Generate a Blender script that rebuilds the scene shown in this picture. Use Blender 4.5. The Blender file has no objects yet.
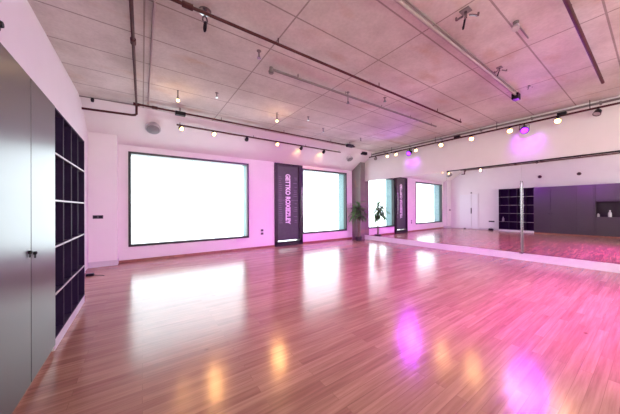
import bpy, bmesh, math, random
from mathutils import Vector, Matrix
random.seed(7)
S = bpy.context.scene
COL = S.collection
H = 1.25                                   # eye height in metres; layout is measured in eye heights
YB, XL, XW, ZC = 5.6392, -0.5009, -0.745, 1.66
XR0, ROT = 5.8244, 0.02                    # mirror wall: point at y=3 and small rotation
YR = -2.4                                  # rear wall
YS, ZS = 4.85, 1.18                        # raking soffit over the windows
def P(x, y, z): return Vector((x*H, y*H, (z+1)*H))
def MX(y, o=0.0): return XR0 - (y-3)*math.tan(ROT) - o      # mirror plane x at y
MN = Vector((math.cos(ROT), math.sin(ROT), 0))
MT = Vector((-math.sin(ROT), math.cos(ROT), 0))

# ---------------------------------------------------------------- materials
def newmat(name):
    m = bpy.data.materials.new(name); m.use_nodes = True
    nt = m.node_tree; b = nt.nodes['Principled BSDF']
    return m, nt, b
def mat(name, col, rough=0.5, metal=0.0, noise=0.0, nscale=8.0, spec=0.5, bump=0.0, coat=0.0):
    m, nt, b = newmat(name)
    b.inputs['Roughness'].default_value = rough
    b.inputs['Metallic'].default_value = metal
    b.inputs['Specular IOR Level'].default_value = spec
    b.inputs['Coat Weight'].default_value = coat
    tc = nt.nodes.new('ShaderNodeTexCoord')
    n = nt.nodes.new('ShaderNodeTexNoise'); n.inputs['Scale'].default_value = nscale; n.inputs['Detail'].default_value = 5
    nt.links.new(tc.outputs['Object'], n.inputs['Vector'])
    r = nt.nodes.new('ShaderNodeValToRGB')
    r.color_ramp.elements[0].position = .3; r.color_ramp.elements[1].position = .7
    r.color_ramp.elements[0].color = tuple(max(0, c*(1-noise)) for c in col)+(1,)
    r.color_ramp.elements[1].color = tuple(min(1, c*(1+noise)) for c in col)+(1,)
    nt.links.new(n.outputs['Fac'], r.inputs['Fac']); nt.links.new(r.outputs['Color'], b.inputs['Base Color'])
    if bump:
        bp = nt.nodes.new('ShaderNodeBump'); bp.inputs['Strength'].default_value = bump; bp.inputs['Distance'].default_value = .01
        nt.links.new(n.outputs['Fac'], bp.inputs['Height']); nt.links.new(bp.outputs['Normal'], b.inputs['Normal'])
    return m
def emat(name, col, s):
    m, nt, b = newmat(name)
    b.inputs['Base Color'].default_value = (*col, 1)
    b.inputs['Emission Color'].default_value = (*col, 1)
    b.inputs['Emission Strength'].default_value = s
    return m
M = {}
M['wall'] = mat('white_paint', (.80, .775, .765), .6, noise=.015, nscale=3)
M['plinth_paint'] = mat('pale_grey_paint', (.62, .60, .62), .5, noise=.02)
M['black'] = mat('black_metal', (.012, .012, .015), .5, noise=.1, spec=.2)
M['black_frame'] = mat('black_frame', (.012, .011, .014), .35, noise=.1)
M['pipe_red'] = mat('dark_red_pipe', (.075, .022, .022), .6, noise=.2, nscale=20, spec=.2)
M['pipe_grey'] = mat('grey_conduit', (.22, .19, .185), .55, noise=.08, nscale=20, spec=.2)
M['pipe_pale'] = mat('painted_conduit', (.36, .29, .28), .6, noise=.06, nscale=20, spec=.2)
M['steel'] = mat('brushed_steel', (.32, .32, .33), .25, 1.0, noise=.03, nscale=40)
M['chrome'] = mat('chrome', (.85, .85, .86), .12, 1.0, noise=.02)
M['locker'] = mat('grey_laminate', (.036, .035, .040), .29, noise=.04, nscale=5, spec=1.0)
M['locker_seam'] = mat('dark_gap', (.01, .01, .012), .6)
M['cubby'] = mat('aubergine_laminate', (.024, .011, .042), .6, noise=.1, spec=.15)
M['edge'] = mat('pale_edge_banding', (.46, .44, .47), .45, noise=.03)
M['divider'] = mat('mauve_edge_banding', (.06, .04, .075), .5, noise=.05, spec=.2)
M['wood_trim'] = mat('reddish_skirting_wood', (.30, .13, .08), .4, noise=.25, nscale=14)
M['reveal'] = mat('pale_teal_jamb', (.17, .28, .29), .5, noise=.04)
M['film'] = mat('charcoal_door_film', (.062, .072, .074), .35, noise=.12, nscale=10)
M['vinyl'] = mat('white_vinyl', (.80, .84, .84), .5, noise=.02)
M['vinyl_grey'] = mat('grey_vinyl', (.24, .24, .26), .5, noise=.05)
M['mirror'] = mat('mirror_silver', (.90, .90, .90), 0.0, 1.0, noise=0.0)
M['white_plastic'] = mat('white_plastic', (.8, .8, .8), .35, noise=.02)
M['grey_plate'] = mat('dark_socket_plate', (.07, .06, .075), .35, noise=.1)
M['white_door'] = mat('white_door_paint', (.80, .80, .81), .4, noise=.01)
M['speaker_grille'] = mat('grey_speaker_grille', (.20, .19, .20), .6, noise=.25, nscale=120)
M['speaker_rim'] = mat('silver_speaker_rim', (.5, .49, .5), .4, .3, noise=.05)
M['leaf'] = mat('dark_green_leaf', (.11, .27, .11), .4, noise=.4, nscale=25)
M['stem'] = mat('woody_stem', (.12, .08, .05), .7, noise=.3, nscale=30, bump=.4)
M['pot'] = mat('dark_plant_pot', (.03, .028, .034), .4, noise=.1)
M['soil'] = mat('potting_soil', (.03, .02, .015), .9, noise=.4, nscale=60)
M['rust'] = mat('maroon_disc', (.10, .035, .04), .45, noise=.15)
M['bottle'] = mat('white_bottle_plastic', (.5, .5, .52), .3, noise=.02)
M['warm'] = emat('warm_lamp_glow', (1, .60, .20), 14)
M['warm_soft'] = emat('warm_lamp_soft', (1, .68, .34), 5)
M['violet'] = emat('violet_lamp_glow', (.34, .05, 1), 2.4)
M['magenta'] = emat('magenta_lamp_glow', (1, .08, .55), 30)
M['fill_white'] = emat('fill_lamp_diffuser', (1,.93,.86), 4)
PKE, UPE = 1350, 190
M['off_lens'] = mat('unlit_lens', (.35, .33, .32), .2, noise=.05)

# window glass: clear, with a grazing reflection
nt = M['leaf'].node_tree; tl = nt.nodes.new('ShaderNodeBsdfTranslucent'); tl.inputs['Color'].default_value = (.20, .42, .12, 1)
mxl = nt.nodes.new('ShaderNodeMixShader'); mxl.inputs[0].default_value = .4
nt.links.new(nt.nodes['Principled BSDF'].outputs[0], mxl.inputs[1]); nt.links.new(tl.outputs[0], mxl.inputs[2]); nt.links.new(mxl.outputs[0], nt.nodes['Material Output'].inputs['Surface'])
m, nt, b = newmat('window_glass')
nt.nodes.remove(b)
tr = nt.nodes.new('ShaderNodeBsdfTransparent'); tr.inputs['Color'].default_value = (.97, .99, .99, 1)
gl = nt.nodes.new('ShaderNodeBsdfGlossy'); gl.inputs['Roughness'].default_value = .02
lw = nt.nodes.new('ShaderNodeLayerWeight'); lw.inputs['Blend'].default_value = .5
pw = nt.nodes.new('ShaderNodeMath'); pw.operation = 'POWER'; pw.inputs[1].default_value = 5
fr = nt.nodes.new('ShaderNodeMath'); fr.operation = 'MULTIPLY_ADD'; fr.inputs[1].default_value = .7; fr.inputs[2].default_value = .03
nt.links.new(lw.outputs['Facing'], pw.inputs[0]); nt.links.new(pw.outputs[0], fr.inputs[0])
mx = nt.nodes.new('ShaderNodeMixShader')
nt.links.new(fr.outputs[0], mx.inputs[0]); nt.links.new(tr.outputs[0], mx.inputs[1]); nt.links.new(gl.outputs[0], mx.inputs[2])
nt.links.new(mx.outputs[0], nt.nodes['Material Output'].inputs['Surface'])
M['glass'] = m

# oak strip floor: boards run along X
def floor_mat():
    m, nt, b = newmat('oak_strip_floor'); N = nt.nodes.new; L = nt.links.new
    tc = N('ShaderNodeTexCoord')
    br = N('ShaderNodeTexBrick')
    br.offset = .37; br.offset_frequency = 2; br.squash = 1
    br.inputs['Scale'].default_value = 1.0
    br.inputs['Brick Width'].default_value = 1.05
    br.inputs['Row Height'].default_value = .07
    br.inputs['Mortar Size'].default_value = .0016
    br.inputs['Mortar Smooth'].default_value = .3
    br.inputs['Bias'].default_value = 0.0
    br.inputs['Color1'].default_value = (0, 0, 0, 1); br.inputs['Color2'].default_value = (1, 1, 1, 1); br.inputs['Mortar'].default_value = (.5, .5, .5, 1)
    L(tc.outputs['Object'], br.inputs['Vector'])
    ramp = N('ShaderNodeValToRGB'); cr = ramp.color_ramp
    cr.elements[0].position = 0; cr.elements[0].color = (.355, .170, .130, 1)
    cr.elements[1].position = 1; cr.elements[1].color = (.49, .262, .198, 1)
    e = cr.elements.new(.45); e.color = (.42, .215, .163, 1)
    L(br.outputs['Color'], ramp.inputs['Fac'])
    mp = N('ShaderNodeMapping'); mp.inputs['Scale'].default_value = (1.2, 22, 1)
    L(tc.outputs['Object'], mp.inputs['Vector'])
    # each board shifts its own grain
    ad = N('ShaderNodeVectorMath'); ad.operation = 'ADD'
    sc = N('ShaderNodeVectorMath'); sc.operation = 'SCALE'; sc.inputs['Scale'].default_value = 9
    L(br.outputs['Color'], sc.inputs[0]); L(mp.outputs[0], ad.inputs[0]); L(sc.outputs[0], ad.inputs[1])
    gn = N('ShaderNodeTexNoise'); gn.inputs['Scale'].default_value = 1.6; gn.inputs['Detail'].default_value = 6; gn.inputs['Roughness'].default_value = .6
    L(ad.outputs[0], gn.inputs['Vector'])
    gr = N('ShaderNodeValToRGB'); gr.color_ramp.elements[0].position = .3; gr.color_ramp.elements[0].color = (.72, .68, .64, 1)
    gr.color_ramp.elements[1].position = .68; gr.color_ramp.elements[1].color = (1.1, 1.1, 1.1, 1)
    L(gn.outputs['Fac'], gr.inputs['Fac'])
    mul = N('ShaderNodeMixRGB'); mul.blend_type = 'MULTIPLY'; mul.inputs[0].default_value = 1
    L(ramp.outputs[0], mul.inputs[1]); L(gr.outputs[0], mul.inputs[2])
    # knots
    vo = N('ShaderNodeTexVoronoi'); vo.inputs['Scale'].default_value = 1.6
    mk = N('ShaderNodeMapping'); mk.inputs['Scale'].default_value = (1, 1.6, 1); L(tc.outputs['Object'], mk.inputs['Vector']); L(mk.outputs[0], vo.inputs['Vector'])
    kr = N('ShaderNodeValToRGB'); kr.color_ramp.elements[0].position = .02; kr.color_ramp.elements[0].color = (.32, .22, .18, 1)
    kr.color_ramp.elements[1].position = .055; kr.color_ramp.elements[1].color = (1, 1, 1, 1)
    L(vo.outputs['Distance'], kr.inputs['Fac'])
    mul2 = N('ShaderNodeMixRGB'); mul2.blend_type = 'MULTIPLY'; mul2.inputs[0].default_value = .9
    L(mul.outputs[0], mul2.inputs[1]); L(kr.outputs[0], mul2.inputs[2])
    # joints between boards
    mixm = N('ShaderNodeMixRGB'); mixm.inputs[2].default_value = (.16, .08, .05, 1)
    jm = N('ShaderNodeMath'); jm.operation = 'MULTIPLY'; jm.inputs[1].default_value = .45
    L(br.outputs['Fac'], jm.inputs[0]); L(jm.outputs[0], mixm.inputs[0]); L(mul2.outputs[0], mixm.inputs[1])
    L(mixm.outputs[0], b.inputs['Base Color'])
    rn = N('ShaderNodeMapRange'); rn.inputs['To Min'].default_value = .15; rn.inputs['To Max'].default_value = .21
    L(gn.outputs['Fac'], rn.inputs['Value']); L(rn.outputs[0], b.inputs['Roughness'])
    bp = N('ShaderNodeBump'); bp.inputs['Strength'].default_value = .22; bp.inputs['Distance'].default_value = .004
    L(gn.outputs['Fac'], bp.inputs['Height']); L(bp.outputs[0], b.inputs['Normal'])
    b.inputs['Specular IOR Level'].default_value = .62
    return m
M['floor'] = floor_mat()

# cast concrete soffit with formwork joints and stains
def concrete(name, joints=True, k=1.0):
    m, nt, b = newmat(name); N = nt.nodes.new; L = nt.links.new
    tc = N('ShaderNodeTexCoord')
    n1 = N('ShaderNodeTexNoise'); n1.inputs['Scale'].default_value = .9; n1.inputs['Detail'].default_value = 7; n1.inputs['Roughness'].default_value = .62
    L(tc.outputs['Object'], n1.inputs['Vector'])
    r1 = N('ShaderNodeValToRGB'); c = r1.color_ramp
    c.elements[0].position = .34; c.elements[0].color = (.46*k, .405*k, .365*k, 1)
    c.elements[1].position = .66; c.elements[1].color = (.69*k, .64*k, .595*k, 1)
    L(n1.outputs['Fac'], r1.inputs['Fac'])
    n2 = N('ShaderNodeTexNoise'); n2.inputs['Scale'].default_value = 1.7; n2.inputs['Detail'].default_value = 3
    mp2 = N('ShaderNodeMapping'); mp2.inputs['Location'].default_value = (3.1, 7.7, 0); mp2.inputs['Scale'].default_value = (.7, 1.5, 1)
    L(tc.outputs['Object'], mp2.inputs['Vector']); L(mp2.outputs[0], n2.inputs['Vector'])
    r2 = N('ShaderNodeValToRGB'); r2.color_ramp.elements[0].position = .60; r2.color_ramp.elements[0].color = (0, 0, 0, 1)
    r2.color_ramp.elements[1].position = .76; r2.color_ramp.elements[1].color = (.5, .5, .5, 1)
    L(n2.outputs['Fac'], r2.inputs['Fac'])
    mx = N('ShaderNodeMixRGB'); mx.inputs[2].default_value = (.46, .27, .14, 1)
    L(r2.outputs[0], mx.inputs[0]); L(r1.outputs[0], mx.inputs[1])
    n3 = N('ShaderNodeTexNoise'); n3.inputs['Scale'].default_value = 30; n3.inputs['Detail'].default_value = 4
    L(tc.outputs['Object'], n3.inputs['Vector'])
    r3 = N('ShaderNodeValToRGB'); r3.color_ramp.elements[0].color = (.82, .82, .82, 1); r3.color_ramp.elements[1].color = (1.1, 1.1, 1.1, 1)
    L(n3.outputs['Fac'], r3.inputs['Fac'])
    mu = N('ShaderNodeMixRGB'); mu.blend_type = 'MULTIPLY'; mu.inputs[0].default_value = 1
    L(mx.outputs[0], mu.inputs[1]); L(r3.outputs[0], mu.inputs[2])
    out = mu.outputs[0]
    if joints:
        sp = N('ShaderNodeSeparateXYZ'); L(tc.outputs['Object'], sp.inputs[0])
        def line(sock, off, step, half):
            a = N('ShaderNodeMath'); a.operation = 'SUBTRACT'; a.inputs[1].default_value = off; L(sock, a.inputs[0])
            d = N('ShaderNodeMath'); d.operation = 'PINGPONG'; d.inputs[1].default_value = step/2; L(a.outputs[0], d.inputs[0])
            g = N('ShaderNodeMath'); g.operation = 'LESS_THAN'; g.inputs[1].default_value = half; L(d.outputs[0], g.inputs[0])
            return g.outputs[0]
        lx = line(sp.outputs['X'], .02*H, 1.087*H, .009)
        ly = line(sp.outputs['Y'], .246*H, .515*H, .009)
        mxx = N('ShaderNodeMath'); mxx.operation = 'MAXIMUM'; L(lx, mxx.inputs[0]); L(ly, mxx.inputs[1])
        js = N('ShaderNodeMath'); js.operation = 'MULTIPLY'; js.inputs[1].default_value = .62; L(mxx.outputs[0], js.inputs[0])
        mj = N('ShaderNodeMixRGB'); mj.inputs[2].default_value = (.13, .085, .07, 1); L(js.outputs[0], mj.inputs[0]); L(out, mj.inputs[1])
        out = mj.outputs[0]
    L(out, b.inputs['Base Color']); b.inputs['Roughness'].default_value = .75
    bp = N('ShaderNodeBump'); bp.inputs['Strength'].default_value = .25; bp.inputs['Distance'].default_value = .01
    L(n3.outputs['Fac'], bp.inputs['Height']); L(bp.outputs[0], b.inputs['Normal'])
    return m
M['ceiling'] = concrete('cast_concrete_ceiling')
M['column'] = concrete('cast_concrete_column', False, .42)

# ---------------------------------------------------------------- mesh builder
class MB:
    def __init__(s): s.bm = bmesh.new()
    def box(s, a, b, bev=0.0):
        a, b = Vector(a), Vector(b)
        lo = Vector(map(min, a, b)); hi = Vector(map(max, a, b))
        v = [s.bm.verts.new((x, y, z)) for x in (lo.x, hi.x) for y in (lo.y, hi.y) for z in (lo.z, hi.z)]
        fs = [s.bm.faces.new([v[i] for i in f]) for f in ((0,1,3,2),(4,6,7,5),(0,4,5,1),(2,3,7,6),(0,2,6,4),(1,5,7,3))]
        if bev:
            es = list({e for f in fs for e in f.edges})
            bmesh.ops.bevel(s.bm, geom=es, offset=bev, segments=2, affect='EDGES', profile=.5)
        return s
    def obox(s, o, ax, ay, az, bev=0.0):                       # oriented box from a corner and three edge vectors
        o, ax, ay, az = map(Vector, (o, ax, ay, az))
        v = [s.bm.verts.new(o+ax*i+ay*j+az*k) for i in (0,1) for j in (0,1) for k in (0,1)]
        fs = [s.bm.faces.new([v[i] for i in f]) for f in ((0,1,3,2),(4,6,7,5),(0,4,5,1),(2,3,7,6),(0,2,6,4),(1,5,7,3))]
        if bev: bmesh.ops.bevel(s.bm, geom=list({e for f in fs for e in f.edges}), offset=bev, segments=2, affect='EDGES', profile=.5)
        return s
    def prism(s, pts, d):                                      # polygon pts swept by d
        d = Vector(d); a = [s.bm.verts.new(p) for p in pts]; b = [s.bm.verts.new(Vector(p)+d) for p in pts]
        n = len(pts); s.bm.faces.new(a); s.bm.faces.new(b[::-1])
        for i in range(n): s.bm.faces.new((a[i], b[i], b[(i+1)%n], a[(i+1)%n]))
        return s
    def tube(s, pts, r, seg=12, cap=True):
        pts = [Vector(p) for p in pts]; rs = r if isinstance(r, (list, tuple)) else [r]*len(pts)
        rings = []; prev = None
        for i, p in enumerate(pts):
            t = (pts[min(i+1, len(pts)-1)]-pts[max(i-1, 0)]).normalized()
            if prev is None: u = t.orthogonal().normalized()
            else: u = (prev-t*prev.dot(t)).normalized()
            prev = u; w = t.cross(u)
            rings.append([s.bm.verts.new(p+(u*math.cos(2*math.pi*k/seg)+w*math.sin(2*math.pi*k/seg))*rs[i]) for k in range(seg)])
        for a, b in zip(rings, rings[1:]):
            for k in range(seg): s.bm.faces.new((a[k], a[(k+1)%seg], b[(k+1)%seg], b[k]))
        if cap: s.bm.faces.new(rings[0][::-1]); s.bm.faces.new(rings[-1])
        return s
    def lathe(s, prof, o, axis=(0,0,1), seg=24):               # prof: (radius, height) along axis
        ax = Vector(axis).normalized(); u = ax.orthogonal().normalized(); w = ax.cross(u); o = Vector(o); rings = []
        for r, h in prof:
            r = max(r, 1e-4)
            rings.append([s.bm.verts.new(o+ax*h+(u*math.cos(2*math.pi*k/seg)+w*math.sin(2*math.pi*k/seg))*r) for k in range(seg)])
        for a, b in zip(rings, rings[1:]):
            for k in range(seg): s.bm.faces.new((a[k], a[(k+1)%seg], b[(k+1)%seg], b[k]))
        s.bm.faces.new(rings[0][::-1]); s.bm.faces.new(rings[-1])
        return s
    def build(s, name, m, parent=None, smooth=False):
        bmesh.ops.recalc_face_normals(s.bm, faces=s.bm.faces)
        me = bpy.data.meshes.new(name); 
        if parent is not None:
            s.bm.transform(Matrix.Translation(-world_loc(parent)))
        s.bm.to_mesh(me); s.bm.free()
        me.materials.append(m)
        if smooth:
            for p in me.polygons: p.use_smooth = True
            me.set_sharp_from_angle(angle=math.radians(40))
        o = bpy.data.objects.new(name, me); COL.objects.link(o); o.parent = parent
        return o
def world_loc(o):
    v = Vector((0,0,0))
    while o is not None: v = v+o.location; o = o.parent
    return v
def tag(o, label, cat, group=None):
    o['label'] = label; o['category'] = cat
    if group: o['group'] = group
    return o
def thing(name, loc, label, cat, group=None):
    o = bpy.data.objects.new(name, None); COL.objects.link(o); o.location = loc; o.empty_display_size = .1
    return tag(o, label, cat, group)
def struct(o): o['kind'] = 'structure'; return o
def sempty(name, loc):
    o = bpy.data.objects.new(name, None); COL.objects.link(o); o.location = loc; o['kind'] = 'structure'; return o

# ---------------------------------------------------------------- the shell
T = .2
XRmax = MX(YR)+.4
struct(MB().box(P(XW,YR,-1)-Vector((T,T,.2)), (XRmax*H, YB*H+.5, 0)).build('floor', M['floor']))
struct(MB().box(P(XW,YR,ZC)-Vector((T,T,0)), Vector((XRmax*H, YB*H+.5, (ZC+1)*H+.25))).build('ceiling', M['ceiling']))
struct(MB().box(P(XW,YR,-1)-Vector((T,T,0)), P(XW,YB,ZC)+Vector((0,.4,0))).build('wall_left', M['wall']))
struct(MB().box(P(XW,YR,-1)-Vector((0,T,0)), P(MX(YR),YR,ZC)).build('wall_rear', M['wall']))
o = P(MX(YR),YR,-1); L = (YB-YR)/math.cos(ROT)*H
struct(MB().obox(o, MT*(L+.4), MN*T, (0,0,(ZC+1)*H)).build('wall_right', M['wall']))

# back wall with its two window openings and the glazed door opening, and the raking soffit above them
W1 = (-0.207, 2.117, -0.7186, 1.0638); DR = (2.8056, 3.643, -0.97, 1.159); W2 = (3.643, 5.330, -0.7334, 1.0877)
DEP = .30
b = MB(); xe = MX(YB)
def wb(x0, x1, z0, z1): b.box(P(x0,YB,z0), P(x1,YB+DEP,z1))
wb(XW, W1[0], -1, ZC); wb(W1[1], DR[0], -1, ZC); wb(W2[1], xe, -1, ZC)
wb(W1[0], W1[1], -1, W1[2]); wb(W1[0], W1[1], W1[3], ZC)
wb(DR[0], DR[1], DR[3], ZC); wb(W2[0], W2[1], -1, W2[2]); wb(W2[0], W2[1], W2[3], ZC)
b.prism([P(XW,YB,ZS), P(XW,YS,ZC), P(XW,YB,ZC)], Vector(((xe-XW)*H, 0, 0)))
struct(b.build('wall_back', M['wall']))
# corner pier at the left end
pier = struct(MB().box(P(XW,5.45,-1), P(-.36,YB,1.45)).build('wall_pier', M['wall']))
struct(MB().box(P(XW,5.45,-1)-Vector((0,.012,0)), P(-.36,YB,-.905)+Vector((.012,0,0)), .003).build('baseboard_pier', M['plinth_paint']))
struct(MB().box(P(-.36,YB,-1)-Vector((-.013,.014,0)), P(DR[0],YB,-.958)).build('baseboard_back', M['wood_trim']))
struct(MB().box(P(DR[1],YB,-1)-Vector((0,.014,0)), P(5.56,YB,-.958)).build('baseboard_corner', M['wood_trim']))
struct(MB().box(P(XW,3.52,-1), P(XW,4.30,-.93)+Vector((.012,0,0))).build('baseboard_left', M['plinth_paint']))
# concrete column in the corner by the mirrors
xc = 5.575
struct(MB().prism([P(xc,YB,-1), P(xc,5.27,-1), P(MX(5.27,.004),5.27,-1), P(MX(YB,.004),YB,-1)], (0,0,(ZC+1)*H)).build('wall_column', M['column']))
# white plinth under the mirrors
LB = Vector((MX(YR,.03),YR,-1))
o = P(MX(YR),YR,-1)-MN*.035
struct(MB().obox(o, MT*((5.27-YR)*H), MN*.035, (0,0,.128*H), .004).build('baseboard_right', M['white_door']))

# windows: black frame, teal outside jambs, pane
def window(name, w):
    x0, x1, z0, z1 = w; e = sempty(name, P((x0+x1)/2, YB, z0)); f = .042; d0 = -.02; d1 = .09
    m = MB()
    for (a, c, p, q) in ((x0,x1,z0,z0+f),(x0,x1,z1-f,z1),(x0,x0+f,z0+f,z1-f),(x1-f,x1,z0+f,z1-f)):
        m.box(P(a,YB+d0,p), P(c,YB+d1,q))
    m.build('window_frame', M['black_frame'], e)
    m = MB(); j = .012
    for (a, c, p, q) in ((x0,x1,z0,z0+j),(x0,x1,z1-j,z1),(x0,x0+j,z0,z1),(x1-j,x1,z0,z1)):
        m.box(P(a,YB+d1,p), P(c,YB+DEP+.06,q))
    m.build('window_reveal', M['reveal'], e)
    MB().box(P(x0+f*.5,YB+.05,z0+f*.5), P(x1-f*.5,YB+.058,z1-f*.5)).build('window_pane', M['glass'], e)
window('window_1', W1); window('window_2', W2)

# glazed door with dark film and white vinyl lettering
x0, x1, z0, z1 = DR[0], DR[1], -1.0, DR[3]
d = sempty('door_1', P((x0+x1)/2, YB, -1)); f = .07
m = MB()
for (a, c, p, q) in ((x0,x1,-.985,-.89),(x0,x1,z1-f*.7,z1),(x0,x0+f,-.945,z1-f*.7),(x1-f*1.6,x1,-.945,z1-f*.7)): m.box(P(a,YB-.05,p), P(c,YB+.06,q))
m.box(P(x0,YB-.05,-1), P(x1,YB+.06,-.985))
m.build('door_frame', M['black_frame'], d)
xa, xb = x0+f, x1-f*1.6
MB().box(P(xa,YB-.01,-.862), P(xb,YB+.012,z1-f*.7)).build('door_panel', M['film'], d)
MB().box(P(xa,YB+.0,-.885), P(xb,YB+.012,-.862)).build('door_pane', M['glass'], d)
hx = x1-f*.95
m = MB(); m.tube([P(hx,YB-.11,.55), P(hx,YB-.11,-.28)], .016)
for zz in (.48, -.21): m.tube([P(hx,YB-.05,zz), P(hx,YB-.11,zz)], .012)
m.build('door_handle', M['steel'], d, True)
def lettering(txt, size, rot, loc, material, parent, width=None, name='lettering'):
    cu = bpy.data.curves.new(name, 'FONT'); cu.body = txt; cu.size = size; cu.extrude = .001; cu.offset = .011; cu.align_x = 'CENTER'; cu.align_y = 'CENTER'
    o = bpy.data.objects.new(name, cu); COL.objects.link(o)
    bpy.context.view_layer.update()
    me = bpy.data.meshes.new_from_object(o.evaluated_get(bpy.context.evaluated_depsgraph_get()))
    bpy.data.objects.remove(o)
    xs = [v.co.x for v in me.vertices]; sc = (width/(max(xs)-min(xs))) if width else 1
    mtx = Matrix.Translation(Vector(loc)) @ rot @ Matrix.Diagonal((sc, 1, 1, 1))
    me.transform(Matrix.Translation(-world_loc(parent)) @ mtx)
    me.materials.clear(); me.materials.append(material)
    q = bpy.data.objects.new(name, me); COL.objects.link(q); q.parent = parent; return q
RX = Matrix.Rotation(math.pi/2, 4, 'X')                        # stand the text up facing -Y
RZ = RX @ Matrix.Rotation(-math.pi/2, 4, 'Z')                  # and turn it to read downwards
xt = 3.19
lettering('GETTKO ROXIEZLEY', .235, RZ, P(xt, YB-.0125, .232), M['vinyl'], d, 1.336*H)
MB().box(P(xa+.02,YB-.0125,.195), P(xb-.02,YB-.0115,.203)).build('rule_line', M['vinyl_grey'], d)
m = MB(); rr = random.Random(3)
zz = .80
while zz > -.42:
    m.box(P(xa+.05,YB-.0125,zz), P(xa+.05+rr.uniform(.06,.12),YB-.0118,zz+.010))
    if rr.random() < .8: m.box(P(xb-.05-rr.uniform(.07,.12),YB-.0125,zz), P(xb-.05,YB-.0118,zz+.010))
    zz -= .05
m.build('small_print', M['vinyl_grey'], d)

# white door in the left wall (seen in the mirror)
d2 = sempty('door_2', P(XW, 4.68, -1))
MB().box(P(XW,4.585,-.985), P(XW,5.06,.56)+Vector((.03,0,0)), .004).build('door_leaf', M['white_door'], d2)
MB().box(P(XW,4.33,-.985), P(XW,4.565,.56)+Vector((.03,0,0)), .004).build('side_leaf', M['white_door'], d2)
m = MB()
m.box(P(XW,4.29,-1), P(XW,4.33,.60)+Vector((.022,0,0))); m.box(P(XW,5.06,-1), P(XW,5.10,.60)+Vector((.022,0,0))); m.box(P(XW,4.33,.56), P(XW,5.06,.60)+Vector((.022,0,0)))
m.build('door_frame', M['wall'], d2)
MB().box(P(XW,4.56,-.30)+Vector((.028,0,0)), P(XW,4.60,-.05)+Vector((.05,0,0)), .004).build('door_handle', M['black'], d2)
t = thing('alarm_sounder', P(XW,4.58,.64), 'small dark sounder on the white wall above the white door', 'alarm')
MB().lathe([(.035,0),(.035,.025),(.02,.04)], P(XW,4.58,.64), (1,0,0)).build('body', M['grey_plate'], t, True)

# ---------------------------------------------------------------- mirrors
def panel(y0, y1, label):
    g = .002
    o = P(MX(y0),y0,-.8686); t = thing('wall_mirror', P(MX((y0+y1)/2,.012),(y0+y1)/2,-.8686), label, 'mirror', None)
    ln = (y1-y0)*H/math.cos(ROT); hh = (.8173+.8686)*H
    MB().obox(P(MX(y0),y0,-.8686)+MT*g-MN*.012, MT*(ln-2*g), MN*.006, (0,0,hh)).build('mirror_glass', M['mirror'], t)
    MB().obox(P(MX(y0),y0,-.8686)+MT*g-MN*.006, MT*(ln-2*g), MN*.006, (0,0,hh)).build('backing', M['black'], t)
panel(2.80, 5.27, 'tall wall mirror reflecting the two windows, next to the concrete column')
panel(1.46, 2.80, 'tall wall mirror reflecting the white door, before the vertical steel bar')
panel(-1.2, 1.46, 'wide wall mirror reflecting the grey cupboards, beyond the vertical steel bar')
y0, y1 = -1.2, 2.80
struct(MB().obox(P(MX(y0),y0,.8133)-MN*.0145, MT*((y1-y0)*H), MN*.0145, (0,0,.030)).build('trim_1', M['black_frame']))
y0, y1 = 2.8, 5.27
t = thing('upright_bar', P(MX(1.455,.05),1.455,-.87), 'upright polished steel bar standing against the mirror joint', 'bar')
bp = P(MX(1.455),1.455,0)-MN*.07
pz = lambda z: Vector((bp.x, bp.y, (z+1)*H))
MB().tube([pz(-.872), pz(.43), pz(.47), pz(.485)], [.014,.014,.010,.003], 16).build('bar_tube', M['steel'], t, True)
for zz in (-.78, .36): MB().tube([pz(zz), pz(zz)+MN*.06], .012).build('bracket', M['steel'], t, True)
MB().box(pz(-.872)-Vector((.03,.03,.0)), pz(-.862)+Vector((.03,.03,0))).build('foot_plate', M['steel'], t)

# ---------------------------------------------------------------- grey cupboards along the left wall
XWC = XW+.012; ZT = .7217; ZP = -.96
def cupboard(y0, y1, seams, label, niche=None, locks=()):
    t = thing('storage_cupboard', P((XL+XW)/2, (y0+y1)/2, -1), label, 'cupboard', 'grey cupboards along the left wall')
    g = .004; dt = .02/H
    m = MB()
    if niche:
        na, nb, nz0, nz1 = niche
        m.box(P(XWC,y0,ZP), P(XL-dt,na,ZT)); m.box(P(XWC,nb,ZP), P(XL-dt,y1,ZT)); m.box(P(XWC,na,ZP), P(XL-dt,nb,nz0)); m.box(P(XWC,na,nz1), P(XL-dt,nb,ZT)); m.box(P(XWC,na,nz0), P(XWC+.03,nb,nz1))
    else: m.box(P(XWC,y0,ZP), P(XL-dt,y1,ZT))
    m.build('body', M['locker_seam'], t)
    MB().box(P(XWC,y0,-1), P(XL-.02,y1,ZP)).build('kickplate', M['wood_trim'], t)
    ed = [y0]+list(seams)+[y1]
    for a, c in zip(ed, ed[1:]):
        spans = [(ZP+.004, ZT)]
        if niche and a >= niche[0]-.01 and c <= niche[1]+.01: spans = [(ZP+.004, niche[2]), (niche[3], ZT)]
        for p, q in spans:
            dr = MB().box(P(XL-dt+.001,a+g,p), P(XL,c-g,q), .002).build('door', M['locker'], t)
            for ly, lz in locks:
                if a < ly < c and p < lz < q:
                    k = MB().lathe([(.012,0),(.012,.012),(.008,.016)], P(XL,ly,lz), (1,0,0), 16)
                    k.box(P(XL,ly,lz)+Vector((.004,-.009,-.034)), P(XL,ly,lz)+Vector((.010,.009,.0)), .002)
                    k.build('lock', M['black'], dr, True)
    return t
cupboard(1.335, 2.425, [1.97], 'tall grey double-door cupboard with two small black locks, beside the cubby shelves', locks=((1.935,-.235),(2.01,-.25)))
cupboard(.95, 1.335, [], 'narrow tall grey cupboard between the locked pair and the open niche, seen in the mirror')
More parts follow.
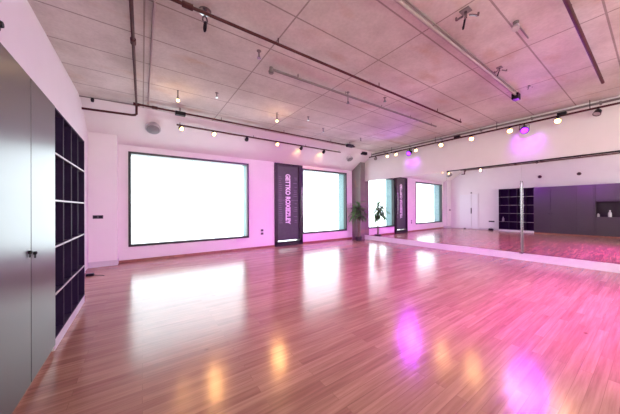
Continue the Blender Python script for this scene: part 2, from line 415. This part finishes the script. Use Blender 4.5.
cupboard(-.45, .95, [-.40, .25, .91], 'grey cupboard with an open dark niche holding bottles, seen in the mirror', niche=(-.40,.91,-.345,.155))
# cubby shelves
t = thing('cubby_shelf', P((XL+XW)/2, 2.96, -1), 'dark aubergine cubby shelving unit with pale shelf edges, four cubbies wide', 'shelving')
y0, y1 = 2.425, 3.505; tk = .012
m = MB(); zb = -.921
m.box(P(XWC,y0,zb), P(XWC+.012,y1,ZT)); m.box(P(XWC,y0,zb), P(XL-.004,y0+tk,ZT)); m.box(P(XWC,y1-tk,zb), P(XL-.004,y1,ZT)); m.box(P(XWC,y0,ZT-tk), P(XL-.004,y1,ZT))
m.box(P(XWC,y0,zb), P(XL-.003,y1,zb+.012))
m.build('carcass', M['cubby'], t)
MB().box(P(XWC,y0,-1), P(XL-.004,y1,zb), .003).build('plinth', M['plinth_paint'], t)
for zz in (.393, .058, -.27, -.605):
    s_ = MB().box(P(XWC,y0,zz-tk/2), P(XL-.006,y1,zz+tk/2)).build('shelf', M['cubby'], t)
    MB().box(P(XL-.006,y0,zz-.006), P(XL,y1,zz+.006)).build('shelf_edge', M['edge'], s_)
for yy in (2.67, 2.93, 3.19):
    s_ = MB().box(P(XWC,yy-tk/2,zb), P(XL-.008,yy+tk/2,ZT-tk)).build('divider', M['cubby'], t)
    MB().box(P(XL-.008,yy-.004,zb), P(XL-.004,yy+.004,ZT-tk)).build('divider_edge', M['divider'], s_)
def bottle(x, y, z, hgt, r, label, cap):
    t = thing('bottle', P(x,y,z), label, 'bottle'); o = P(x,y,z)
    MB().lathe([(r*.9,0),(r,.01),(r,hgt*.6),(r*.45,hgt*.8),(r*.4,hgt*.88)], o).build('body', M['bottle'], t, True)
    MB().lathe([(r*.5,hgt*.88),(r*.5,hgt)], o).build('cap', M[cap], t, True)
bottle(-.68, 3.40, -.599, .22, .045, 'white bottle standing in a dark cubby near the window end', 'white_plastic')
bottle(-.58, .62, -.345, .27, .05, 'taller white bottle standing in the open niche of the grey cupboards', 'white_plastic')
bottle(-.58, .86, -.345, .16, .035, 'small white bottle at the edge of the open niche of the grey cupboards', 'black')

# maroon discs on the wall above the cupboards (seen in the mirror)
for yy, lb in ((2.29,'maroon round wall disc above the pair of cupboards with black locks'), (1.29,'maroon round wall disc above the narrow cupboard beside the niche')):
    t = thing('wall_disc', P(XW,yy,1.13), lb, 'wall fitting', 'discs above the cupboards')
    MB().lathe([(.07,0),(.07,.02),(.05,.035)], P(XW,yy,1.13), (1,0,0)).build('rim', M['rust'], t, True)
    MB().lathe([(.03,.035),(.022,.06)], P(XW,yy,1.13), (1,0,0)).build('core', M['black'], t, True)

# sockets and switches
def plate(p, n, w, h, label, cat, rows=1, cols=1, name='wall_socket', mm='grey_plate'):
    t = thing(name, p, label, cat); n = Vector(n); u = Vector((0,0,1)).cross(n).normalized(); p = Vector(p)
    MB().obox(p-u*w/2-Vector((0,0,h/2)), u*w, n*.008, (0,0,h), .002).build('back_plate', M['white_plastic' if mm=='grey_plate' and rows==2 else mm], t)
    gw, gh = w/cols, h/rows
    for i in range(cols):
        for j in range(rows):
            MB().obox(p-u*w/2-Vector((0,0,h/2))+u*(gw*i+gw*.12)+Vector((0,0,gh*j+gh*.16))+n*.008, u*gw*.76, n*.006, (0,0,gh*.68), .002).build('insert', M['grey_plate' if rows==2 else 'black'], t)
plate(P(2.458,YB,-.602), (0,-1,0), .11, .20, 'pair of dark sockets stacked on the pink wall between window and glass door', 'socket', 2, 1)
plate(P(-.615,5.45,-.145), (0,-1,0), .17, .075, 'dark double switch plate on the white wall pier beside the shelving', 'switch', 1, 2, 'light_switch')
plate(P(XW,3.82,-.63), (1,0,0), .26, .07, 'wide dark socket plate low on the wall past the shelving end, seen in the mirror', 'socket', 1, 3)
t = thing('cable_box', P(-.64,4.81,-1), 'small black box on the floor at the foot of the white pier', 'box')
MB().box(P(-.68,4.79,-1), P(-.59,4.84,-.965), .004).build('body', M['black'], t)
MB().tube([P(-.59,4.81,-.992), P(-.56,4.79,-.995), P(-.51,4.75,-.995), P(-.46,4.69,-.995)], .005, 8).build('cable', M['black'], t, True)
t = thing('equipment_bag', P(-.64,3.82,-1), 'small black bag on the floor below the wide socket plate, seen in the mirror', 'bag')
MB().box(P(-.71,3.74,-1), P(-.58,3.90,-.93), .02).build('body', M['black'], t, True)
MB().tube([P(-.645,3.78,-.935), P(-.645,3.79,-.90), P(-.645,3.85,-.90), P(-.645,3.86,-.935)], .006, 8).build('strap', M['black'], t, True)

# round speakers on the soffit
sn = Vector((0, -(ZC-ZS), -(YB-YS))).normalized()
for (x, y, z), lb, r in (((.166,5.156,1.474),'round grey speaker on the sloping soffit above the wide window',.15), ((4.98,5.154,1.475),'round grey speaker on the sloping soffit next to the concrete column',.125)):
    o = P(x,y,z); yy = YB-(z-ZS)*(YB-YS)/(ZC-ZS); o = P(x,yy,z)
    t = thing('round_speaker', o, lb, 'speaker', 'round speakers on the soffit')
    MB().lathe([(r*.8,-.01),(r*.95,.05),(r,.10),(r*.94,.115),(r*.86,.115)], o, sn, 32).build('rim', M['speaker_rim'], t, True)
    MB().lathe([(r*.86,.10),(r*.84,.118),(r*.5,.130),(.01,.134)], o, sn, 32).build('grille', M['speaker_grille'], t, True)

# ---------------------------------------------------------------- pipes and conduits under the slab
ZPI = 1.60
t = thing('sprinkler_pipe', P(-.065,4.55,ZPI), 'dark red sprinkler pipework under the concrete ceiling, branching across the room', 'pipe')
R = .019
def pipe(name, pts, r=R, mm='pipe_red', par=None): return MB().tube(pts, r, 12).build(name, M[mm], par or t, True)
pipe('riser_pipe', [P(-.065,.40,ZPI), P(-.065,4.56,ZPI)], R*.95)
pipe('long_pipe', [P(-.065,2.115,ZPI), P(4.95,2.115,ZPI)], R*.9)
pipe('window_pipe', [P(-.065,4.56,ZPI), P(4.62,4.56,ZPI)])
pipe('short_pipe', [P(-.065,.40,ZPI), P(4.90,.40,ZPI)], R*1.05)
pipe('drop_pipe', [P(-.065,4.60,ZPI-.01), P(-.065,4.60,1.46), P(-.085,4.60,1.44), P(-.12,4.64,1.445), P(XW,4.975,1.520)], R*1.1)
for q, ax in ((P(-.065,2.115,ZPI),(0,1,0)), (P(-.065,4.57,ZPI),(1,0,0)), (P(.17,4.56,ZPI),(1,0,0)), (P(-.065,2.86,ZPI),(0,1,0)), (P(.30,2.115,ZPI),(1,0,0)), (P(4.55,4.56,ZPI),(1,0,0))):
    MB().lathe([(R*1.3,-.05),(R*1.55,-.045),(R*1.55,.045),(R*1.3,.05)], q, ax).build('coupling', M['pipe_red'], t, True)
for x, y in ((1.1,2.115),(2.6,2.115),(4.1,2.115),(4.93,2.115),(1.2,4.56),(2.5,4.56),(3.8,4.56),(-.065,1.2),(-.065,3.6),(2.9,.40),(4.86,.40)):
    MB().tube([P(x,y,ZPI), P(x,y,ZC)+Vector((0,0,.01))], .007, 8).build('hanger', M['pipe_red'], t, True)

t = thing('conduit', P(1.2,1.165,ZPI+.02), 'thick painted conduit across the pink ceiling ending in a black box', 'conduit')
pipe('tube', [P(1.0,1.165,1.635), P(4.52,1.18,1.635)], .018, 'pipe_pale')
pipe('side_tube', [P(1.0,1.135,1.648), P(4.40,1.15,1.648)], .008, 'pipe_grey')
MB().box(P(4.47,1.145,1.575), P(4.58,1.225,ZC), .006).build('junction_box', M['black'], t)
t = thing('conduit', P(1.24,2.56,ZPI), 'grey conduit running between the long red pipe and the window pipe', 'conduit')
pipe('tube', [P(1.24,2.565,ZPI+.015), P(4.85,2.535,ZPI+.015)], .020, 'pipe_grey')
MB().lathe([(.035,0),(.04,.03),(.025,.06),(.025,.09)], P(1.24,2.565,ZPI-.035)).build('end_box', M['pipe_grey'], t, True)
for x in (1.6, 2.4, 3.2, 4.0, 4.7):
    MB().tube([P(x,2.55,ZPI), P(x,2.55,ZC)+Vector((0,0,.01))], .008, 8).build('clip', M['pipe_grey'], t)
t = thing('conduit', P(.09,3.6,1.65), 'thin pale conduit running to the windows beside the dark red pipe', 'conduit')
pipe('tube', [P(.085,1.0,1.648), P(.085,4.6,1.648)], .012, 'pipe_pale')
MB().box(P(.07,4.56,1.62), P(.10,4.62,ZC)).build('end_box', M['pipe_pale'], t)
t = thing('conduit', P(-.4,4.78,1.645), 'thin grey conduit in the ceiling corner above the white pier', 'conduit')
pipe('tube', [P(XW,4.80,1.640), P(-.07,4.72,1.640)], .010, 'pipe_grey')
MB().lathe([(.02,0),(.028,-.03),(.02,-.07)], P(-.60,4.785,1.640)).build('end_box', M['black'], t, True)
# grey pipe along the top of the mirror wall
t = thing('conduit', P(MX(3,.06),3,1.63), 'pale conduit along the top of the white wall above the mirrors', 'conduit')
pipe('tube', [P(MX(.1,.05),.1,1.60), P(MX(5.0,.05),5.0,1.60)], .022, 'pipe_grey')
for yy in (.5, 1.3, 2.1, 2.9, 3.7, 4.5): MB().box(P(MX(yy,.07),yy-.012,1.578), P(MX(yy,-.002),yy+.012,1.622)).build('clip', M['pipe_grey'], t)

# hooks, sprinklers, small ceiling fittings
def hook(p, s, label, mm='steel', cat='hook'):
    t = thing('rigging_hook', Vector((p.x,p.y,(ZC+1)*H)), label, cat, 'rigging hooks on the ceiling'); z = (ZC+1)*H
    o = Vector((p.x,p.y,z))
    MB().lathe([(.055*s,0),(.055*s,-.012*s),(.02*s,-.02*s)], o).build('ceiling_plate', M[mm], t, True)
    m = MB(); m.tube([o+Vector((.0,0,-.015*s)), o+Vector((0,0,-.06*s))], .008*s, 8); m.build('eye_bolt', M[mm], t, True)
    def ring(c, rx, rz, yaw, nm, k, th=.007):
        pts = []; 
        for i in range(13):
            a = 2*math.pi*i/12*.97
            pts.append(c+Vector((math.cos(yaw)*math.sin(a)*rx, math.sin(yaw)*math.sin(a)*rx, math.cos(a)*rz)))
        MB().tube(pts, th*s, 8).build(nm, M[k], t, True)
    ring(o+Vector((0,0,-.085*s)), .022*s, .034*s, .3, 'ring', mm)
    ring(o+Vector((0,0,-.145*s)), .026*s, .042*s, 1.7, 'carabiner', 'black', .008)
    return t
hook(P(.44,2.17,1.6), 1.15, 'shiny steel rigging hook with black carabiner beside the long dark red pipe')
def multihook(p, s, label):
    t = thing('rigging_hook', Vector((p.x,p.y,(ZC+1)*H)), label, 'hook', 'rigging hooks on the ceiling'); o = Vector((p.x,p.y,(ZC+1)*H))
    MB().box(o-Vector((.04*s,.04*s,.012)), o+Vector((.04*s,.04*s,0)), .002).build('ceiling_plate', M['pipe_grey'], t)
    MB().tube([o, o-Vector((0,0,.07*s))], .012*s, 8).build('eye_bolt', M['steel'], t, True)
    for i in range(3):
        a = .6+i*2.1; dx, dy = math.cos(a), math.sin(a); pts = []
        for k in range(9):
            f_ = k/8; r_ = .03+.07*math.sin(f_*math.pi*.55); zz = -.06-.07*f_+(.05*max(0,f_-.7)/.3)
            pts.append(o+Vector((dx*r_*s, dy*r_*s, zz*s)))
        MB().tube(pts, .009*s, 8).build('hook_arm', M['steel' if i else 'black'], t, True)
multihook(P(2.25,.92,1.6), 1.15, 'three-armed steel rigging hook at the top edge of the pink ceiling')
multihook(P(3.50,1.07,1.6), .85, 'three-armed steel rigging hook above the thick painted conduit')
multihook(P(4.36,1.0,1.6), .45, 'smallest steel rigging hook on the ceiling beyond the black conduit box')
def sprinkler(p, label, drop=.10, mm='steel'):
    z = (ZC+1)*H; o = Vector((p.x,p.y,z)); t = thing('fire_sprinkler', o, label, 'sprinkler', 'sprinkler heads on the ceiling')
    MB().lathe([(.03,0),(.03,-.008),(.010,-.012),(.010,-drop+.03)], o, seg=16).build('escutcheon', M['pipe_grey'], t, True)
    MB().lathe([(.014,-drop+.035),(.016,-drop+.02),(.006,-drop+.008),(.028,-drop+.004),(.028,-drop)], o, seg=16).build('nozzle', M[mm], t, True)
sprinkler(P(1.02,2.40,1.6), 'pale sprinkler head between the steel hook and the grey conduit')
sprinkler(P(.89,3.62,1.6), 'small sprinkler head on the ceiling above the wide window, left of the warm rods', .09)
sprinkler(P(2.50,3.64,1.6), 'small sprinkler head on the ceiling above the glass door', .08)
sprinkler(P(3.12,3.99,1.6), 'sprinkler head on the ceiling just above the lit end of the window track', .10)
sprinkler(P(2.44,2.54,1.6), 'sprinkler head hanging under the grey conduit mid-ceiling', .20)
sprinkler(P(3.02,2.35,1.6), 'sprinkler head between the long red pipe and the grey conduit', .08)
sprinkler(P(4.3,4.05,1.6), 'sprinkler head near the corner above the black track feed', .09)
# surface spot near the slab joint
o = P(2.76,.72,ZC); t = thing('ceiling_spot', o, 'silver ceiling spot on a slab joint near the short red pipe', 'ceiling light')
MB().lathe([(.028,0),(.028,-.015),(.014,-.02),(.014,-.05)], o).build('mount', M['pipe_grey'], t, True)
dv = Vector((-.5,-.1,-.8)).normalized()
MB().lathe([(.02,0),(.03,.02),(.034,.07),(.03,.07)], o+Vector((0,0,-.04)), dv).build('head', M['speaker_rim'], t, True)
MB().box(o+Vector((.0,-.006,-.012)), o+Vector((.45,.006,0))).build('cable_cover', M['pipe_grey'], t)

# black feed boxes
t = thing('track_feed_box', P(.51,4.50,1.56), 'black power box on the window pipe above the first warm lamp', 'power box')
MB().box(P(.45,4.46,1.53), P(.60,4.54,1.59), .006).build('body', M['black'], t); MB().tube([P(.52,4.50,1.58), P(.52,4.50,ZC)], .012, 8).build('conduit_stub', M['pipe_grey'], t)
t = thing('track_feed_box', P(4.35,4.48,1.56), 'black power box at the corner end of the window pipe', 'power box')
MB().box(P(4.24,4.42,1.53), P(4.44,4.50,1.60), .006).build('body', M['black'], t); MB().tube([P(4.34,4.46,1.59), P(4.34,4.46,ZC)], .012, 8).build('conduit_stub', M['pipe_grey'], t)
t = thing('track_feed_box', P(5.2,4.95,1.6), 'black junction box at the top of the concrete column', 'power box')
MB().box(P(5.28,4.90,1.55), P(5.48,4.98,1.63), .006).build('body', M['black'], t)
MB().tube([P(5.38,4.94,1.62), P(5.38,4.94,ZC)], .014, 8).build('conduit_stub', M['pipe_grey'], t)

# ---------------------------------------------------------------- lighting tracks and lamps
ZTR, YTR, KX = 1.522, 5.0, 1.048
t = thing('lighting_track', P(2.4*KX,YTR,ZTR), 'dark lighting track hung over the windows and glass door', 'lighting track')
MB().box(P(.50*KX,YTR-.015,ZTR-.012), P(4.30*KX,YTR+.015,ZTR+.012), .003).build('rail', M['pipe_red'], t)
for x in (.55, 1.9, 3.2, 4.25): MB().tube([P(x*KX,YTR,ZTR), P(x*KX,YTR,ZC-.075)], .006, 8).build('hanger', M['black'], t)
ZTM = 1.515
t = thing('lighting_track', P(MX(2.6,.14),2.6,ZTM), 'long dark lighting track above the mirror wall', 'lighting track')
MB().obox(P(MX(-1.0,.13),-1.0,ZTM-.012), MT*(6.0*H), MN*.035, (0,0,.026*H), .003).build('rail', M['pipe_red'], t)
for yy in (-.6, .6, 1.8, 3.0, 4.2, 4.9): MB().tube([P(MX(yy,.12),yy,ZTM), P(MX(yy,.12),yy,ZC)], .006, 8).build('hanger', M['black'], t)
for yy, lb in ((.905,'black power box on the mirror track beside the warm lamp nearest the frame edge'), (2.52,'black power box on the mirror track between two warm lamps')):
    t = thing('track_feed_box', P(MX(yy,.12),yy,ZTM), lb, 'power box')
    MB().box(P(MX(yy,.16),yy-.055,ZTM+.0), P(MX(yy,.08),yy+.055,ZTM+.05), .005).build('body', M['black'], t)

def spot(name, loc, dv, col, energy, size=1.0, blend=.5, r=.04):
    l = bpy.data.lights.new(name, 'SPOT'); l.color = col; l.energy = energy; l.spot_size = size; l.spot_blend = blend; l.shadow_soft_size = r
    o = bpy.data.objects.new(name, l); COL.objects.link(o); o.location = loc; o.rotation_euler = Vector(dv).to_track_quat('-Z','Y').to_euler(); return o
def lamp(railp, dv, label, glow=None, energy=0, ang=1.25, group='spotlights on the window track', body='black', s=1.0, drop=.05):
    railp = Vector(railp); dv = Vector(dv).normalized(); t = thing('track_spotlight', railp, label, 'spotlight', group)
    MB().box(railp-Vector((.018,.018,.006))*s, railp+Vector((.018,.018,.012))).build('adapter', M[body], t)
    c = railp-Vector((0,0,drop))
    MB().tube([railp, c], .007*s, 8).build('stem', M[body], t)
    MB().lathe([(.022*s,-.035*s),(.036*s,-.02*s),(.040*s,.02*s),(.044*s,.045*s),(.040*s,.045*s),(.036*s,.036*s)], c, dv, 20).build('head', M[body], t, True)
    MB().lathe([(.037*s,.030*s),(.037*s,.040*s),(.02*s,.047*s)], c, dv, 20).build('lens', M[glow or 'off_lens'], t, True)
    if energy: spot('warm_spot', c+dv*.07*s, dv, (1,.50,.16), energy, ang, .6)
    return t
cam2d = Vector((0,0,0))
for i, (x, dv, glow, en, lb) in enumerate((
    (.56, (.5,-1,-.62), 'warm', 24, 'lit warm track lamp at the left end of the window track'),
    (1.11, (.12,-1,-.68), 'warm', 62, 'second lit warm track lamp, over the middle of the wide window'),
    (1.76, (.1,.9,-.3), None, 0, 'unlit dark track lamp over the end of the wide window'),
    (2.44, (-.1,-1,-.6), 'warm', 75, 'lit warm track lamp directly above the glass door'),
    (3.08, (.1,.75,-.35), 'warm_soft', 11, 'dark track lamp washing the soffit beside the glass door'),
    (3.75, (.1,.75,-.35), 'warm_soft', 11, 'last dark track lamp washing the soffit toward the column'))):
    lamp(P(x*KX,YTR,ZTR-.012), dv, lb, glow, en, s=1.15)
for j, (x, y, lb) in enumerate(((.42,3.85,'warm lamp on a short rod from the ceiling over the wide window'), (1.94,3.79,'warm lamp on a short rod from the ceiling over the glass door'))):
    o = P(x,y,ZC); t = thing('rod_lamp', o, lb, 'ceiling light', 'warm lamps on ceiling rods')
    MB().tube([o, o-Vector((0,0,.12))], .009, 8).build('rod', M['black'], t)
    MB().lathe([(.018,0),(.024,-.02),(.024,-.04)], o-Vector((0,0,.12))).build('holder', M['steel'], t, True)
    MB().lathe([(.02,-.04),(.027,-.055),(.022,-.075),(.006,-.082)], o-Vector((0,0,.12))).build('bulb', M['warm_soft'], t, True)
    l = bpy.data.lights.new('rod_bulb','POINT'); l.color = (1,.62,.3); l.energy = 3; l.shadow_soft_size = .03
    q = bpy.data.objects.new('rod_bulb', l); COL.objects.link(q); q.location = o-Vector((0,0,.24))
G2 = 'spotlights on the mirror track'
def onM(y, o=.12): return P(MX(y,o), y, ZTM-.012)
for y, dv, glow, en, lb in (
    (4.75, (-.7,-.5,-.5), None, 0, 'unlit pale track lamp closest to the concrete column on the mirror track'),
    (4.35, (-.6,-.6,-.6), 'warm_soft', 5, 'faint track lamp second from the concrete column on the mirror track'),
    (4.07, (-.6,-.6,-.6), 'warm_soft', 5, 'faint track lamp just before the violet stage light near the column'),
    (3.50, (-.6,-.6,-.6), 'warm_soft', 8, 'warm track lamp right beside the violet stage light near the column'),
    (2.87, (-.8,-.4,-.6), 'warm', 32, 'warm track lamp midway between the two violet stage lights, farther one'),
    (2.24, (-.8,-.3,-.6), 'warm', 32, 'warm track lamp midway between the two violet stage lights, nearer one'),
    (1.60, (-.8,-.3,-.6), 'warm', 32, 'warm track lamp right beside the violet stage light with the wide wash'),
    (.955, (-.9,-.1,-.6), 'warm', 36, 'bright warm track lamp past both violet stage lights'),
    (.52, (-.5,.2,-.7), None, 0, 'unlit dark track lamp at the frame-edge end of the mirror track')):
    lamp(onM(y), dv, lb, glow, en, group=G2, drop=.065, s=1.3)

def par(railp, dv, label, glow, col, energy, ang, s=1.0):
    railp = Vector(railp); dv = Vector(dv).normalized(); t = thing('stage_light', railp, label, 'stage light', 'coloured stage lights on the mirror track')
    c = railp-Vector((0,0,.12*s)); sd = dv.cross(Vector((0,0,1))).normalized()
    m = MB(); m.tube([railp+Vector((0,0,.01)), railp-Vector((0,0,.03*s))], .012, 10)
    m.tube([c+sd*.085*s, c+sd*.085*s+Vector((0,0,.09*s)), c-sd*.085*s+Vector((0,0,.09*s)), c-sd*.085*s], .008*s, 8); m.build('yoke', M['black'], t, True)
    MB().lathe([(.04*s,-.07*s),(.065*s,-.05*s),(.075*s,.02*s),(.08*s,.07*s),(.072*s,.07*s),(.068*s,.055*s)], c, dv).build('can', M['black'], t, True)
    MB().lathe([(.068*s,.045*s),(.066*s,.058*s),(.03*s,.066*s)], c, dv).build('lens', M[glow], t, True)
    spot(label.split()[0]+'_beam', c+dv*.09*s, dv, col, energy, ang, .8, .06)
    return c
V = (.50,.03,1)
c = par(onM(1.385,.13), (-.75,-.30,-.60), 'violet stage light above the middle of the mirror wall', 'violet', V, 270, 2.1)
spot('violet_wash', c+Vector((-.16,0,-.02)), (.75,0,-.5), V, 26, 1.7, 1.0, .05)
c = par(onM(3.66,.13), (-.85,-.05,-.50), 'violet stage light above the mirrors near the concrete column', 'violet', V, 270, 2.1)
spot('violet_wash', c+Vector((-.16,0,-.02)), (.75,0,-.5), V, 18, 1.5, 1.0, .05)
PK = (.88,.03,1)
tr = thing('lighting_track', P(3.2,-1.9,ZTM), 'dark lighting track added behind the viewer to carry the magenta fill lights', 'lighting track')  # rear track and its magenta lights added out of view as pink fill
MB().box(P(.6,-1.915,ZTM-.012), P(5.6,-1.885,ZTM+.012), .003).build('rail', M['pipe_red'], tr)
for x in (.8, 3.1, 5.4): MB().tube([P(x,-1.9,ZTM), P(x,-1.9,ZC)], .006, 8).build('hanger', M['black'], tr)
par(P(3.0,-1.9,ZTM-.012), (.9,3.4,-2.5), 'magenta fill stage light added on the rear track nearest the cupboards', 'magenta', PK, PKE, 1.3)
par(P(4.0,-1.9,ZTM-.012), (-.7,4.1,-2.2), 'magenta fill stage light added in the middle of the rear track', 'magenta', PK, PKE, 1.3)
for x, ue, lb in ((1.4,1.25,'long white fill pendant added near the cupboards, lighting the rear wall'), (4.2,.8,'long white fill pendant added near the mirrors, lighting the rear wall')):  # unseen pendants added as fill, bounced off the rear wall to even the ceiling
    o = P(x,-1.3,1.0); t = thing('added_pendant', o, lb, 'ceiling light', 'added fill pendants behind the viewer')
    MB().box(o-Vector((.75,.05,.03)), o+Vector((.75,.05,.03)), .006).build('housing', M['white_plastic'], t)
    for dx in (-.6, .6): MB().tube([o+Vector((dx,0,.02)), Vector((o.x+dx,o.y,(ZC+1)*H))], .003, 6).build('wire', M['black'], t)
    MB().box(o+Vector((-.72,-.054,-.025)), o+Vector((.72,-.050,.025))).build('diffuser', M['fill_white'], t)
    l = bpy.data.lights.new('pendant_fill','AREA'); l.shape = 'RECTANGLE'; l.size = 1.4; l.size_y = .08; l.energy = UPE*ue; l.color = (.90,1,.90); l.spread = 2.8
    q = bpy.data.objects.new('pendant_fill', l); COL.objects.link(q); q.location = o+Vector((0,-.07,0)); q.rotation_euler = Vector((0,-1,-.12)).to_track_quat('-Z','Y').to_euler()

# ---------------------------------------------------------------- potted palm by the column
px, py = 5.33, 5.12
t = thing('potted_plant', P(px,py,-1), 'bushy green potted palm on the floor in front of the concrete column', 'plant')
o = P(px,py,-1)
MB().lathe([(.085,0),(.115,.02),(.13,.15),(.135,.16),(.12,.16),(.115,.14)], o, seg=28).build('pot', M['pot'], t, True)
MB().lathe([(.114,.12),(.114,.145),(.02,.15)], o, seg=24).build('soil', M['soil'], t, True)
rl = random.Random(11)
tops = []
for dx, dy, hh, bx, by in ((0,0,1.40,-.02,-.02),(.02,.0,1.22,.05,-.08),(-.03,-.01,1.24,-.15,-.05)):
    a = o+Vector((dx,dy,.13)); e = o+Vector((dx+bx,dy+by,hh)); mid = (a+e)/2+Vector((bx*-.25,.02,0))
    MB().tube([a, (a*2+mid)/3, mid, (mid+e)/2, e], [.018,.016,.014,.012,.009], 10).build('stem', M['stem'], t, True)
    tops.append((e, (e-mid).normalized()))
def leafmesh(base, yaw, pitch, ln, w, droop):
    m = MB(); n = 8; L_, R_, C_ = [], [], []
    f = Vector((math.cos(yaw), math.sin(yaw), 0)); sd = Vector((-math.sin(yaw), math.cos(yaw), 0)); p = Vector(base); ang = pitch
    for k in range(n+1):
        u = k/n; ww = w*math.sin(math.pi*min(1, .12+u*.88))**.8 if k < n else .001
        up = Vector((-f.x*math.sin(ang), -f.y*math.sin(ang), math.cos(ang)))
        C_.append(m.bm.verts.new(p-up*ww*.25)); L_.append(m.bm.verts.new(p+sd*ww)); R_.append(m.bm.verts.new(p-sd*ww))
        ang -= droop/n; p = p+(f*math.cos(ang)+Vector((0,0,1))*math.sin(ang))*ln/n
    for k in range(n):
        m.bm.faces.new((L_[k],C_[k],C_[k+1],L_[k+1])); m.bm.faces.new((C_[k],R_[k],R_[k+1],C_[k+1]))
    bmesh.ops.solidify(m.bm, geom=list(m.bm.faces), thickness=.0015)
    return m
for (e, dv) in tops:
    for k in range(28):
        u = k/28; yaw = k*2.4+rl.uniform(-.3,.3); base = e-dv*(.38*(1-u))
        tow = max(0, math.cos(yaw-.7)); far = 1-.45*tow
        leafmesh(base, yaw, .15+1.0*u+rl.uniform(-.15,.15), far*rl.uniform(.32,.50), rl.uniform(.034,.052), rl.uniform(1.2,2.0)).build('leaf', M['leaf'], t, True)

# ---------------------------------------------------------------- daylight, camera, view
w = bpy.data.worlds.new('overcast_sky'); S.world = w; w.use_nodes = True
bg = w.node_tree.nodes['Background']; bg.inputs['Color'].default_value = (.87,.955,1,1); bg.inputs['Strength'].default_value = 5.0

f, yaw, pitch, roll = 241.843, .6074, .0024, -.0044
cd = bpy.data.cameras.new('camera'); cam = bpy.data.objects.new('camera', cd); COL.objects.link(cam); S.camera = cam
cd.sensor_fit = 'HORIZONTAL'; cd.sensor_width = 36; cd.lens = 36*f/620; cd.clip_start = .02; cd.clip_end = 200
F0 = Vector((math.sin(yaw)*math.cos(pitch), math.cos(yaw)*math.cos(pitch), math.sin(pitch)))
U0 = Vector((-math.sin(yaw)*math.sin(pitch), -math.cos(yaw)*math.sin(pitch), math.cos(pitch))); R0 = Vector((math.cos(yaw), -math.sin(yaw), 0))
Rt = R0*math.cos(roll)+U0*math.sin(roll); Up = U0*math.cos(roll)-R0*math.sin(roll)
cam.matrix_world = Matrix(((Rt.x,Up.x,-F0.x,0),(Rt.y,Up.y,-F0.y,0),(Rt.z,Up.z,-F0.z,H),(0,0,0,1)))
S.view_settings.view_transform = 'Standard'; S.view_settings.look = 'None'; S.view_settings.gamma = 1; S.view_settings.use_curve_mapping = False
S.view_settings.exposure = 0.0
S.cycles.max_bounces = 10; S.cycles.diffuse_bounces = 6; S.cycles.glossy_bounces = 6; S.cycles.use_denoising = True
S.cycles.sample_clamp_indirect = 20; S.cycles.blur_glossy = 3.0
